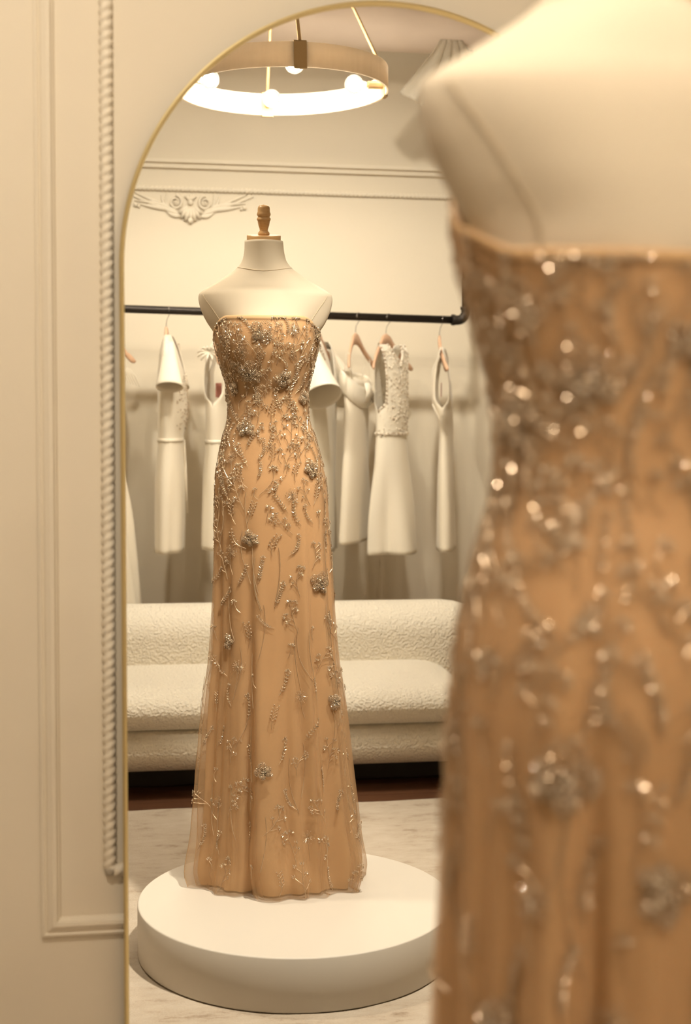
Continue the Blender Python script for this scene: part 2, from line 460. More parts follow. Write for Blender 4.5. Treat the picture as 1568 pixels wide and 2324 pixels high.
b.add([(p[0], 0.0, p[1]) for p in inn2], [tuple(range(len(inn2)))])
b.add([(p[0], 0.006, p[1]) for p in inn2], [tuple(range(len(inn2)))[::-1]])
b.build('glass', M['mirror'], mir, label='mirror glass')

# ------------------------------------------------------------------ plaster ornament under the rope
def ornament():
    root = empty('plaster_ornament', (0.3816, YB, 2.160))
    tag(root, 'carved plaster scroll ornament on the wall below the rope moulding', 'ornament')
    cx, cz = 0.0, 0.0
    def leafpath(mb, pts, r0_, r1_, bulge=0.5):
        P = []
        for i in range(15):
            t = i / 14; a = [(1 - t) ** 2 * pts[0][k] + 2 * t * (1 - t) * pts[1][k] + t * t * pts[2][k] for k in (0, 1)]
            P.append((a[0], 0.004, a[1]))
        R = [(r0_ * (1 - i / 14) + r1_ * i / 14) * (0.35 + 0.65 * math.sin(PI * min(1, 0.12 + i / 14 * 0.86))) for i in range(15)]
        mb.tube(P, R, 8, ref=(0, 1, 0), flat=0.9)
    for sgn in (-1, 1):
        s = MB(); P = []; R = []
        for i in range(44):
            t = i / 43; a = PI * 0.5 + t * 2.1 * 2 * PI * 0.8; r = 0.031 * (1 - t * 0.78)
            P.append((sgn * (0.064 + r * math.cos(a) * 0.95), 0.006, 0.085 + r * math.sin(a))); R.append(0.0065 * (1 - 0.45 * t))
        s.tube(P, R, 8, ref=(0, 1, 0)); s.sphere((sgn * 0.064, 0.008, 0.085), 0.008)
        s.build('scroll', M['plaster'], root, smooth=True)
        lf = MB()
        for (p0, p1, p2, ra, rb) in [((0.05, 0.035), (0.12, 0.06), (0.275, 0.118), 0.012, 0.006), ((0.06, 0.048), (0.12, 0.07), (0.25, 0.128), 0.010, 0.005),
                                     ((0.085, 0.055), (0.16, 0.06), (0.232, 0.078), 0.012, 0.007), ((0.09, 0.07), (0.17, 0.085), (0.24, 0.088), 0.010, 0.006),
                                     ((0.095, 0.06), (0.11, 0.09), (0.10, 0.125), 0.009, 0.004), ((0.10, 0.06), (0.125, 0.085), (0.125, 0.118), 0.009, 0.004), ((0.045, 0.03), (0.075, 0.02), (0.105, 0.05), 0.012, 0.008)]:
            leafpath(lf, [(sgn * p0[0], p0[1]), (sgn * p1[0], p1[1]), (sgn * p2[0], p2[1])], ra, rb)
        lf.sphere((sgn * 0.236, 0.005, 0.07), 0.010, sc=(1, 0.8, 1)); lf.sphere((sgn * 0.222, 0.005, 0.064), 0.008, sc=(1, 0.8, 1))
        lf.build('acanthus_leaf', M['plaster'], root, smooth=True)
    sh = MB()
    for k in range(-3, 4):
        a = k * 0.33; L = 0.068 if abs(k) < 3 else 0.06
        sh.tube([(0.012 * k * 0.4, 0.004, 0.075), (math.sin(a) * L * 0.6, 0.010, 0.072 - math.cos(a) * L * 0.55), (math.sin(a) * L, 0.006, 0.072 - math.cos(a) * L)], [0.004, 0.010, 0.008], 8, ref=(0, 1, 0))
    sh.sphere((0, 0.008, 0.008), 0.014); sh.sphere((0, 0.010, 0.084), 0.013)
    for k in range(-2, 3):
        sh.tube([(0, 0.006, 0.088), (k * 0.008, 0.008, 0.108), (k * 0.013, 0.004, 0.122 - abs(k) * 0.006)], [0.003, 0.006, 0.003], 6, ref=(0, 1, 0))
    sh.build('shell', M['plaster'], root, smooth=True)
ornament()

# ------------------------------------------------------------------ sofa
def rbox(mb, lo, hi, r, n=6, crown=0.0):
    """box with round edges: superellipsoid-like sampled rounded cuboid"""
    lo = Vector(lo); hi = Vector(hi); c = (lo + hi) / 2; h = (hi - lo) / 2
    r = [min(r[i] if isinstance(r, (tuple, list)) else r, h[i]) for i in range(3)]
    A = []
    for i in range(n + 1): A.append(-PI / 2 + PI / 2 * i / n)
    lat = A + [-a for a in A[::-1]]
    rows = []
    for a in lat:
        up = 1 if a > 0 or (a == 0 and rows and len(rows) > n) else -1
        row = []
        for q in range(4):
            for i in range(n + 1):
                b_ = PI / 2 * q + PI / 2 * i / n
                sx = 1 if q in (0, 3) else -1; sy = 1 if q in (0, 1) else -1
                x = sx * (h.x - r[0]) + r[0] * math.cos(a) * math.cos(b_)
                y_ = sy * (h.y - r[1]) + r[1] * math.cos(a) * math.sin(b_)
                z = up * (h.z - r[2]) + r[2] * math.sin(a)
                row.append(c + Vector((x, y_, z)))
        rows.append(row)
    base = len(mb.v); mb.grid(rows, closed_u=True)
    m_ = len(rows[0]); R_ = len(rows)
    mb.f.append(tuple(base + j for j in range(m_))[::-1]); mb.mi.append(0)
    mb.f.append(tuple(base + (R_ - 1) * m_ + j for j in range(m_))); mb.mi.append(0)
sofa = empty('boucle_sofa', (0.35, -0.60, 0))
tag(sofa, 'low rounded cream boucle sofa standing under the hanging white dresses', 'sofa')
sofa_x0 = -1.05
def sofapart(name, lo, hi, r, m='boucle', label=None):
    b = MB(); rbox(b, [lo[i] - sofa.location[i] for i in range(3)], [hi[i] - sofa.location[i] for i in range(3)], r, 8)
    return b.build(name, M[m], sofa, smooth=True, label=label)
sofapart('plinth', (sofa_x0 + 0.1, -0.90, 0.0), (1.38, -0.27, 0.10), 0.01, 'dark', 'dark recessed plinth')
sofapart('base', (sofa_x0, -0.95, 0.083), (1.46, -0.105, 0.242), (0.10, 0.10, 0.075))
sofapart('seat_cushion', (sofa_x0 + 0.02, -0.85, 0.230), (1.36, -0.09, 0.375), (0.16, 0.12, 0.072))
sofapart('backrest', (sofa_x0, -0.97, 0.18), (1.56, -0.66, 0.590), (0.22, 0.16, 0.12))

# ------------------------------------------------------------------ clothes rail
rail = empty('clothes_rail', (1.533, RY, 1.741)); tag(rail, 'black iron pipe clothes rail with an elbow, above the boucle sofa', 'clothes rail')
def rel(p): return (p[0] - 1.533, p[1] - RY, p[2] - 1.741)
def rodz(x): return 1.741 + (1.533 - x) * 0.0165
b = MB(); b.tube([rel((-1.2, RY, rodz(-1.2))), rel((1.488, RY, rodz(1.488)))], 0.0165, 20); b.build('pipe', M['pipe'], rail, smooth=True)
b = MB(); P = [rel((1.478, RY, rodz(1.478)))]
for k in range(9):
    a = PI / 2 * k / 8; P.append(rel((1.495 + 0.038 * math.sin(a), RY, 1.741 + 0.038 * (1 - math.cos(a)))))
P.append(rel((1.533, RY, 1.794)))
b.tube(P, 0.0205, 20)
b.tube([rel((1.471, RY, rodz(1.471))), rel((1.484, RY, rodz(1.484)))], 0.0238, 20)
b.tube([rel((1.533, RY, 1.786)), rel((1.533, RY, 1.799))], 0.0238, 20)
b.build('elbow', M['pipe_fit'], rail, smooth=False, label='cast pipe elbow')
b = MB(); b.tube([rel((1.533, RY, 1.784)), rel((1.533, RY, 2.90))], 0.0165, 20); b.build('riser', M['pipe'], rail, smooth=True)
b = MB(); b.tube([rel((-1.2, RY, rodz(-1.2))), rel((-1.2, YB + 0.01, rodz(-1.2)))], 0.0165, 16); b.tube([rel((-1.2, YB + 0.02, rodz(-1.2))), rel((-1.2, YB, rodz(-1.2)))], 0.045, 20); b.build('wall_flange', M['pipe_fit'], rail, smooth=False)

# ------------------------------------------------------------------ hangers
def make_hanger():
    root = empty('wooden_hanger', (0, 0, 0))
    # shaped wooden shoulders; origin = where the hook rests on top of the rail
    b = MB(); prof = []
    top = ctrl([0, 0.03, 0.06, 0.11, 0.16, 0.20, 0.212], [-0.083, -0.090, -0.112, -0.150, -0.182, -0.210, -0.222])
    bot = ctrl([0, 0.03, 0.06, 0.11, 0.16, 0.20, 0.212], [-0.135, -0.138, -0.148, -0.180, -0.212, -0.238, -0.238])
    rows = []
    for k in range(-26, 27):
        x = 0.212 * k / 26; ax = abs(x); t = 0.0075 - 0.002 * (ax / 0.212)
        zt, zb = top(ax), bot(ax)
        if 0.168 < ax < 0.176: zt -= 0.006
        y_ = 0.035 * (ax / 0.212) ** 2 - 0.012
        m_ = (zt + zb) / 2
        rows.append([(x, y_ - t, m_), (x, y_ - t * 0.7, zt - 0.004), (x, y_, zt), (x, y_ + t * 0.7, zt - 0.004), (x, y_ + t, m_), (x, y_ + t * 0.7, zb + 0.004), (x, y_, zb), (x, y_ - t * 0.7, zb + 0.004)])
    b.grid(rows, closed_u=True)
    b.f.append(tuple(range(8))[::-1]); b.mi.append(0)
    n = len(b.v); b.f.append(tuple(range(n - 8, n))); b.mi.append(0)
    b.build('shoulders', M['hanger'], root, smooth=True, label='pale beech hanger shoulders')
    b = MB(); P = [(0, -0.012, -0.10), (0, -0.012, -0.072), (0.002, -0.01, -0.055), (0.008, -0.004, -0.042)]
    for k in range(13):
        a = math.radians(-50 + 240 * k / 12); P.append((0.0235 * math.cos(a), 0, -0.0188 + 0.0195 * math.sin(a)))
    b.tube(P, 0.0016, 6); b.build('hook', M['steel'], root, smooth=True, label='thin steel hook')
    return root
def copy_tree(o, parent=None):
    c = o.copy(); COL.objects.link(c); c.parent = parent
    for ch in list(o.children): copy_tree(ch, c)
    return c
hproto = None
def hanger(x, rz, label, span=1.0):
    global hproto
    if hproto is None: hproto = make_hanger(); h = hproto
    else: h = copy_tree(hproto)
    x += DX; h.location = (x, RY, rodz(x) + 0.0175); h.rotation_euler = (0, 0, math.radians(rz)); h.scale = (span, 1, 1)
    tag(h, label, 'hanger', 'wooden hangers on the clothes rail')
    return h

# ------------------------------------------------------------------ hanging white dresses
def garment(name, label, x, rz, rows, material, folds=5, amp=0.016, fold_top=1.25, group='white dresses on the clothes rail', seed=0, thick=0.002, swing=(0, 0)):
    """rows: (z, half width, front bulge, back bulge, inner front, inner back, armhole gap), from top to hem"""
    zz = [r[0] for r in rows][::-1]
    fn = [ctrl(zz, [r[k] for r in rows][::-1]) for k in range(1, 7)]
    zt, zb = rows[0][0], rows[-1][0]
    root = empty(name, (x + DX, RY, zb + DZ), math.radians(rz)); tag(root, label, 'dress', group)
    rg = random.Random(seed); ph = [rg.uniform(0, 6.28) for _ in range(4)]
    def pt(u, z, side, inner):
        """u 0..1 from inner to outer edge on the +x side; side +1 front -1 back; sign handled outside"""
    NR, NC = 44, 12
    b = MB()
    def surf(sx, t, z, side):
        xo, df, db, xif, xib, e = [f(z) for f in fn]
        xi = xif if side > 0 else xib
        xx = xi + (xo - xi) * t; u = min(1.0, xx / xo)
        d = df if side > 0 else db
        yy = side * (e + max(0.0, d - e) * (1 - u * u) ** 0.55)
        a = math.atan2(yy / max(d, 1e-4), sx * u)
        k = sm(fold_top, fold_top - 0.35, z) * amp
        w_ = 1 + k / max(xo, 0.05) * (math.cos(folds * a + ph[0] + z * 1.1) + 0.6 * math.cos((folds * 2 - 1) * a + ph[1] - z * 2))
        wy = 1 + k / max(d, 0.03) * (0.8 if side > 0 else 0.3) * (math.cos(folds * a + ph[0] + z * 1.1) + 0.6 * math.cos((folds * 2 - 1) * a + ph[1] - z * 2))
        s_ = (zt - z)
        return (sx * xx * w_ + swing[0] * s_, yy * wy + swing[1] * s_, z - zb)
    for side in (1, -1):
        for sx in (1, -1):
            rws = []
            for i in range(NR + 1):
                z = zt + (zb - zt) * i / NR
                rws.append([surf(sx, j / NC, z, side) for j in range(NC + 1)])
            b.grid(rws)
    b.build('dress_body', material, root, smooth=True, weld=True, solid=thick)
    root['_'] = 0; del root['_']
    return root, surf, zb
def bell_sleeve(root, zb, c0, c1, r0_, r1_, material, flat=0.55):
    b = MB(); rows = []
    for i in range(15):
        t = i / 14; c = [c0[k] + (c1[k] - c0[k]) * t for k in range(3)]; r = r0_ + (r1_ - r0_) * t ** 1.3
        tilt = 0.35 * t
        rows.append([(c[0] + r * flat * math.cos(2 * PI * j / 28), c[1] + r * math.sin(2 * PI * j / 28), c[2] - zb - r * flat * math.cos(2 * PI * j / 28) * tilt * 1.8) for j in range(28)])
    b.grid(rows, closed_u=True)
    return b.build('sleeve', material, root, smooth=True, solid=0.002)
def band(root, surf, zb, z0, z1, off, material, name='waistband'):
    b = MB(); rows = []
    for z in (z0, (z0 + z1) / 2, z1):
        row = []
        for side, sx, order in ((1, 1, 1), (1, -1, -1), (-1, -1, 1), (-1, 1, -1)):
            ts = [k / 8 for k in range(9)]
            if order < 0: ts = ts[::-1]
            seq = ts[::-1] if False else ts
            row.append((side, sx, seq))
        ring = []
        for side, sx in ((1, 1),): ring += [surf(1, t, z, 1) for t in [k / 8 for k in range(9)]]
        ring += [surf(1, t, z, -1) for t in [1 - k / 8 for k in range(1, 9)]]
        ring += [surf(-1, t, z, -1) for t in [k / 8 for k in range(1, 9)]]
        ring += [surf(-1, t, z, 1) for t in [1 - k / 8 for k in range(1, 8)]]
        cx_ = sum(p[0] for p in ring) / len(ring); cy_ = sum(p[1] for p in ring) / len(ring)
        out_ = []
        for p in ring:
            l = math.hypot(p[0] - cx_, p[1] - cy_) or 1
            out_.append((p[0] + (p[0] - cx_) / l * off, p[1] + (p[1] - cy_) / l * off, p[2]))
        rows.append(out_)
    b.grid(rows, closed_u=True)
    return b.build(name, material, root, smooth=True, solid=0.003)
def pearls(root, pts, r, name='pearl_trim', material=None, m='pearl'):
    b = MB()
    for p in pts: b.sphere(p, r * rnd.uniform(0.75, 1.2), 6, 4)
    return b.build(name, M[m], root, smooth=True, kind='stuff')

# long gown at the far end of the rail
hanger(0.262, -58, 'pale wooden hanger at the mirror edge, holding the floor-length white gown')
g1, s1, z1 = garment('hanging_dress', 'floor-length white gown with a lace top at the edge of the mirror', 0.262, -62,
    [(1.70, .10, .02, .02, .07, .07, .0), (1.66, .135, .035, .03, .06, .05, .02), (1.56, .14, .05, .04, .02, .0, .03), (1.47, .14, .06, .05, .0, .0, .0), (1.30, .13, .06, .05, 0, 0, 0), (1.0, .12, .10, .07, 0, 0, 0), (0.58, .13, .15, .08, 0, 0, 0)], M['crepe'], seed=3, folds=7)
b = MB()
for k in range(7):
    a0 = (-.02 + .02 * k, 0.05 + 0.003 * k, 1.60 - z1 - 0.004 * k)
    b.tube([a0, (a0[0] + 0.01, a0[1] + 0.02, a0[2] - 0.03), (a0[0] + 0.02, a0[1] + 0.035, a0[2] - 0.075)], [0.004, 0.007, 0.002], 6, flat=0.3)
b.build('lace_fringe', M['satin'], g1, smooth=True)

# short-sleeved dress seen from the side
hanger(0.531, -82, 'pale wooden hanger holding the short-sleeved white dress, turned edge-on', 0.78)
g2, s2, z2 = garment('hanging_dress', 'short-sleeved white wrap dress with beaded front, hanging side-on', 0.530, -82,
    [(1.715, .085, .016, .016, .05, .04, .0), (1.69, .13, .028, .026, .055, .045, .0), (1.62, .17, .05, .04, .04, .02, .0), (1.52, .165, .07, .045, .01, .0, .0), (1.40, .15, .075, .045, 0, 0, 0), (1.285, .13, .058, .045, 0, 0, 0), (1.1, .15, .065, .06, 0, 0, 0), (0.822, .18, .060, .062, 0, 0, 0)], M['crepe'], seed=5, folds=4, amp=.010)
bell_sleeve(g2, z2, (-.120, .010, 1.685), (-.205, .022, 1.50), .020, .054, M['crepe'], .6)
bell_sleeve(g2, z2, (.120, .010, 1.685), (.200, .016, 1.50), .020, .050, M['crepe'], .6)
band(g2, s2, z2, 1.292, 1.276, .003, M['crepe'], 'belt')
b = MB(); b.tube([(0.0, .062, 1.283 - z2), (-0.01, .068, 1.16 - z2), (-0.02, .075, 0.98 - z2)], [.006, .008, .008], 6, flat=.3); b.build('belt_tie', M['crepe'], g2, smooth=True)
pts = []
for k in range(130):
    zz = rnd.uniform(1.33, 1.56); sx = rnd.choice((-1, 1)); p = s2(sx, rnd.random() * 0.8, zz, 1); pts.append((p[0], p[1] + 0.003, p[2]))
pearls(g2, pts, 0.0032, 'bead_trim', m='bead')

# dress with feather bow, mostly behind the form
hanger(0.735, -80, 'wooden hanger behind the dress form, holding the white dress with the feather bow')
g3, s3, z3 = garment('hanging_dress', 'sheer white sleeveless dress with a feather bow at the shoulder', 0.735, -76,
    [(1.69, .10, .02, .02, .06, .05, .0), (1.64, .12, .04, .03, .05, .04, .025), (1.55, .12, .05, .04, .02, .0, .042), (1.47, .135, .055, .05, .0, .0, .035), (1.43, .15, .06, .05, 0, 0, 0), (1.283, .14, .06, .05, 0, 0, 0), (1.1, .16, .075, .06, 0, 0, 0), (0.838, .20, .085, .062, 0, 0, 0)], M['crepe'], seed=8, folds=4, amp=.010)
band(g3, s3, z3, 1.286, 1.272, .003, M['satin'], 'belt')
b = MB()
for k in range(11):
    a = 2 * PI * k / 11; c = (-.125, -.02, 1.645 - z3)
    b.tube([c, (c[0] - .012, c[1] + .03 * math.cos(a), c[2] + .022 * math.sin(a)), (c[0] - .018, c[1] + .045 * math.cos(a), c[2] + .03 * math.sin(a) - .012)], [.003, .008, .003], 6, flat=.3)
b.build('feather_bow', M['satin'], g3, smooth=True)
b = MB(); b.box((-.004, -.012, 1.46 - z3), (-.002, .014, 1.52 - z3)); b.build('care_tag', M['pink_tag'], g3, label='pink paper tag')

# bell-sleeved dress on the other side of the form
hanger(1.165, -66, 'wooden hanger behind the dress form, holding the bell-sleeved white dress', 0.78)
g4, s4, z4 = garment('hanging_dress', 'white dress with a wide bell sleeve and sparkling shoulder', 1.166, -66,
    [(1.70, .10, .02, .02, .06, .05, .0), (1.68, .14, .03, .03, .06, .05, .0), (1.60, .17, .05, .04, .03, .01, .0), (1.47, .15, .06, .05, .0, .0, .0), (1.29, .13, .06, .05, 0, 0, 0), (1.05, .15, .055, .05, 0, 0, 0), (0.81, .18, .058, .06, 0, 0, 0)], M['satin'], seed=9, folds=5, amp=.008)
def bell4(sx):
    b = MB(); rows = []
    c0 = (sx * .118, .0, 1.668); c1 = (sx * .222, .070, 1.468)
    for i in range(17):
        t = i / 16; c = [c0[k] + (c1[k] - c0[k]) * t for k in range(3)]; r = .016 + .062 * t ** 0.95
        rows.append([(c[0] + r * .8 * math.cos(2 * PI * j / 30), c[1] + r * math.sin(2 * PI * j / 30), c[2] - z4 + r * t * (.35 * math.sin(2 * PI * j / 30) - .55 * math.cos(2 * PI * j / 30))) for j in range(30)])
    b.grid(rows, closed_u=True); b.build('sleeve', M['satin'], g4, smooth=True, solid=.002, label='wide satin bell sleeve')
bell4(-1); bell4(1)
pts = []
for k in range(70):
    p = s4(-1, rnd.uniform(.4, 1), rnd.uniform(1.60, 1.685), 1); pts.append((p[0], p[1] + .003, p[2]))
pearls(g4, pts, .0034, 'crystal_trim', m='crystal')

# strapless dress with folded cuff and bow
hanger(1.324, -64, 'pale wooden hanger with bare shoulders above the strapless white dress')
g5, s5, z5 = garment('hanging_dress', 'strapless white dress with a folded satin cuff and bow', 1.318, -64,
    [(1.535, .14, .045, .035, .0, .0, .0), (1.45, .135, .045, .035, 0, 0, 0), (1.31, .13, .045, .035, 0, 0, 0), (1.1, .15, .050, .038, 0, 0, 0), (0.855, .17, .055, .042, 0, 0, 0)], M['crepe'], seed=12, folds=3, amp=.009, swing=(-.03, -.006))
b = MB(); rows = []
for k in range(9):
    t = k / 8; z = 1.455 + .095 * t; off = .004 + .016 * math.sin(PI * t) + .012 * t
    ring = []
    for j in range(36):
        a = 2 * PI * j / 36
        ring.append((math.cos(a) * (.136 + off * .7), math.sin(a) * (.044 + off * .6), z - z5 + .010 * math.sin(2 * a + 1) - .60 * math.sin(a) * (.044 + off)))
    rows.append(ring)
b.grid(rows, closed_u=True); b.build('cuff', M['satin'], g5, smooth=True, solid=.003, label='folded satin cuff')
b = MB()
for sx in (-1, 1):
    rows = []
    for i in range(9):
        t = i / 8; wz = .012 + .030 * math.sin(PI * min(1, t * .62 + .0))
        rows.append([(sx * (.004 + .062 * t), .054 + .014 * math.sin(PI * t), 1.485 - z5 - wz), (sx * (.004 + .062 * t), .062 + .018 * math.sin(PI * t), 1.485 - z5), (sx * (.004 + .062 * t), .054 + .014 * math.sin(PI * t), 1.485 - z5 + wz)])
    b.grid(rows)
b.sphere((0, .060, 1.485 - z5), .013)
b.build('bow', M['satin'], g5, smooth=True, solid=.003, label='satin bow')
for sx in (-1, 1):
    b = MB(); b.tube([(sx * .128, .018, 1.530 - z5), (sx * .148, .017, 1.61 - z5), (sx * .149, .013, 1.644 - z5), (sx * .149, .0055, 1.650 - z5), (sx * .149, -.003, 1.644 - z5), (sx * .148, -.007, 1.61 - z5), (sx * .128, -.014, 1.530 - z5)], .0016, 6); b.build('hanging_loop', M['satin'], g5, smooth=True)

# beaded halter dress
hanger(1.455, -56, 'pale wooden hanger holding the pearl-beaded white halter dress')
g6, s6, z6 = garment('hanging_dress', 'white halter dress with pearl-beaded bodice and plain A-line skirt', 1.466, -48,
    [(1.688, .105, .012, .012, .052, .045, .0), (1.655, .100, .03, .022, .040, .035, .018), (1.60, .090, .045, .030, .003, .0, .026), (1.50, .084, .055, .035, 0, 0, .030), (1.44, .088, .060, .036, 0, 0, .026), (1.405, .104, .062, .036, 0, 0, 0), (1.31, .102, .060, .036, 0, 0, 0), (1.24, .106, .066, .038, 0, 0, 0), (1.0, .122, .088, .040, 0, 0, 0), (0.802, .138, .108, .042, 0, 0, 0)], M['satin'], seed=21, folds=3, amp=.026, fold_top=1.26)
pts = []; edge = []
for k in range(420):
    zz = rnd.uniform(1.32, 1.68); sx = rnd.choice((-1, 1)); p = s6(sx, rnd.random(), zz, 1 if rnd.random() < .8 else -1); pts.append((p[0], p[1] + .002, p[2]))
pearls(g6, pts[::3], .0030, 'bead_scatter', m='bead'); pearls(g6, pts, .0028, 'pearl_scatter', m='pearl')
for sx in (-1, 1):
    for k in range(52):
        zz = 1.41 + .278 * k / 51; p = s6(sx, 1.0, zz, 1); edge.append((p[0], p[1] + .003, p[2]))
    for k in range(22):
        zz = 1.60 + .088 * k / 21; p = s6(sx, 0.0, zz, 1); edge.append((p[0], p[1] + .004, p[2]))
    for k in range(34):
        for side in (1, -1):
            p = s6(sx, k / 33, 1.312 + rnd.uniform(-.004, .004), side); edge.append((p[0], p[1] + side * .003, p[2]))
pearls(g6, edge, .0050, 'pearl_edging', m='pearl'); pearls(g6, edge[::3], .0060, 'crystal_edging', m='crystal')

# slim dress at the end of the rail
hanger(1.688, -77, 'pale wooden hanger beside the pipe elbow, holding the slim cut-out white dress')
g7, s7, z7 = garment('hanging_dress', 'slim white halter dress with cut-out sides beside the pipe elbow', 1.692, -74,
    [(1.678, .135, .010, .012, .09, .09, .0), (1.635, .150, .022, .022, .085, .085, .014), (1.58, .135, .026, .048, .05, .03, .022), (1.50, .125, .032, .052, .0, .0, .030), (1.455, .13, .038, .05, 0, 0, .028), (1.42, .145, .04, .042, 0, 0, .0), (1.31, .10, .040, .02, 0, 0, 0), (1.1, .13, .045, .028, 0, 0, 0), (0.818, .16, .05, .034, 0, 0, 0)], M['crepe'], seed=30, folds=3, amp=.007, swing=(0, .022))
b = MB(); b.box((-.02, -.006, 1.47 - z7), (.02, -.004, 1.53 - z7)); b.build('care_tag', M['pink_tag'], g7, label='pink paper tag')
b = MB()
for (p0, p1) in (((-.135, -.035, 1.44), (-.105, .03, 1.305)),):
    q0 = (p0[0], p0[1], p0[2] - z7); q1 = (p1[0], p1[1], p1[2] - z7); b.tube([q0, ((q0[0] + q1[0]) / 2 - .004, (q0[1] + q1[1]) / 2, (q0[2] + q1[2]) / 2), q1], .005, 6, flat=.35)
b.build('cross_strap', M['crepe'], g7, smooth=True)

# pale netting slung from the duct
b = MB(); rows = []
for i in range(25):
    t = i / 24; row = []
    for j in range(41):
        s = j / 40; ph = s * 30 + 3 * t
        xx = 1.44 + (s - .5) * (.10 + .34 * t) + .010 * math.sin(ph) * (1 - .4 * t)
        zz = 2.893 - .270 * t * (1 - .45 * abs(s - .42)) - .03 * t * math.sin(s * 9)
        row.append((xx, RY + .052 + .03 * t + .014 * math.cos(ph) * (1 + t), zz))
    rows.append(row)
b.grid(rows)
o = b.build('draped_netting', M['white_net'], smooth=True, solid=.0015)
tag(o, 'bunch of pale translucent netting draped down from the round duct', 'netting')

# ------------------------------------------------------------------ ring chandelier
LX, LY, LZ, LR = 0.577, 2 * YM - 4.80, 2.392, 0.339
lamp = empty('ring_chandelier', (LX, LY, LZ)); tag(lamp, 'ring chandelier with linen drum band, brass rods and four globe bulbs', 'chandelier')
lamp.rotation_euler = (0.035, -0.018, 0)
b = MB(); hb = 0.074; n = 96
b.grid([[(r * math.cos(2 * PI * j / n), r * math.sin(2 * PI * j / n), z) for j in range(n)] for r, z in ((LR - .006, 0), (LR, 0), (LR, hb), (LR - .006, hb))], closed_u=True)
b.build('shade', M['shade_out'], lamp, smooth=False, label='oatmeal linen drum band').data.polygons.foreach_set('use_smooth', [True] * (n * 3))
b = MB()
b.grid([[(r * math.cos(2 * PI * j / n), r * math.sin(2 * PI * j / n), z) for j in range(n)] for r, z in ((LR - .0065, .001), (LR - .0065, hb - .001))], closed_u=True, flip=True)
b.build('shade_lining', M['shade_in'], lamp, smooth=True, label='pale inner lining')
cz = H - LZ - 0.02
base_ang = math.radians(-90 - 2)
for k in range(4):
    a = base_ang + k * PI / 2
    d = Vector((math.cos(a), math.sin(a), 0)); s = Vector((-math.sin(a), math.cos(a), 0)); up = Vector((0, 0, 1))
    def q(r, t, z): return d * r + s * t + up * z
    b = MB(); hw_ = .0195
    for (r0_, r1_, z0_, z1_) in ((LR + .0005, LR + .003, -.004, hb + .003), (LR - .010, LR - .0075, -.004, hb + .003), (LR - .010, LR + .003, -.0045, -.002), (LR - .010, LR + .003, hb + .001, hb + .0035)):
        b.add([q(r, t, z) for z in (z0_, z1_) for r, t in ((r0_, -hw_), (r1_, -hw_), (r1_, hw_), (r0_, hw_))], [(0,3,2,1),(4,5,6,7),(0,1,5,4),(1,2,6,5),(2,3,7,6),(3,0,4,7)])
    b.build('bracket', M['brass'], lamp, label='satin brass clip')
    b = MB(); b.tube([q(LR - .004, 0, hb), q(.03, 0, cz)], .0055, 10); b.build('rod', M['brass'], lamp, smooth=True, label='thin brass rod')
    b = MB(); b.tube([q(LR - .009, 0, .035), q(LR - .058, 0, .035)], .0125, 14); b.tube([q(LR - .058, 0, .035), q(LR - .066, 0, .035)], .009, 12); b.build('socket', M['brass'], lamp, smooth=False)
    c = q(LR - .105, 0, .035)
    b = MB(); prof = []
    b.sphere(c, .031, 20, 14)
    b.tube([q(LR - .079, 0, .035), q(LR - .064, 0, .035)], [.014, .010], 14, cap=False)
    bulb = b.build('bulb', M['bulb_glass'], lamp, smooth=True, label='clear glass globe bulb')
    b = MB(); b.sphere(c, .0215, 14, 10); b.build('filament', M['glow'], bulb, smooth=True, label='glowing filament')
b = MB(); b.lathe([(.06, cz + .02), (.06, cz - .005), (.045, cz - .018), (.0, cz - .018)], 32); b.build('canopy', M['brass'], lamp, smooth=False)

# ------------------------------------------------------------------ dress form
FX, FY, FZ = 0.460, 2 * YM - 3.808, PZ
FRZ = math.radians(8.0)
LEANX, LEANY = -0.0300, -0.0180
form = empty('dress_form', (FX, FY, FZ), FRZ)
tag(form, 'cream linen dress form with a turned wooden neck finial on the round pedestal', 'dress form')
gown = empty('strapless_gown', (FX, FY, FZ + .0015), FRZ)
form.scale = gown.scale = (0.99, 0.99, 0.982)
tag(gown, 'floor-length strapless caramel tulle gown embroidered with beaded flowers and sprigs', 'gown')

HK = [0.0, .073, .19, .307, .424, .53, .60, .717, .893, 1.057, 1.104, 1.186, 1.25, 1.297, 1.386, 1.43, 1.462, 1.512, 1.53]
f_hw = ctrl(HK, [.222, .216, .203, .192, .183, .172, .163, .156, .150, .146, .141, .123, .1055, .1045, .123, .134, .139, .138, .136])
f_df = ctrl(HK, [.172, .168, .155, .143, .132, .122, .116, .111, .108, .104, .100, .091, .084, .085, .110, .121, .120, .103, .098])
f_db = ctrl(HK, [.190, .184, .170, .156, .146, .136, .130, .122, .122, .124, .119, .098, .079, .075, .081, .085, .087, .088, .088])
EXP = 2.0 / 2.25
def spow(c, e): return math.copysign(abs(c) ** e, c)
fold_set = [(6, .5, .7, .30), (11, 1.3, 1.0, -.22), (17, 2.4, .55, .5), (25, .3, .35, -.8)]
def fold(th, h):
    back = 0.5 - 0.5 * math.cos(th)             # 0 at the front, 1 at the back
    a = (1 - sm(0.05, 1.1, h)) * 0.012 + back * (1 - sm(0.85, 1.25, h)) * 0.008
    v = 0.0
    for k, p, w_, dr in fold_set: v += w_ * math.cos(k * th + p + dr * h * 2.2)
    lump = (1 - sm(0.02, 0.20, h))
    v2 = lump * 0.007 * (math.sin(5 * th + 18 * h) + 0.6 * math.sin(9 * th - 26 * h + 1))
    tuck = (1 - sm(0.0, 0.035, h)) * -0.006
    return a * v + v2 + tuck
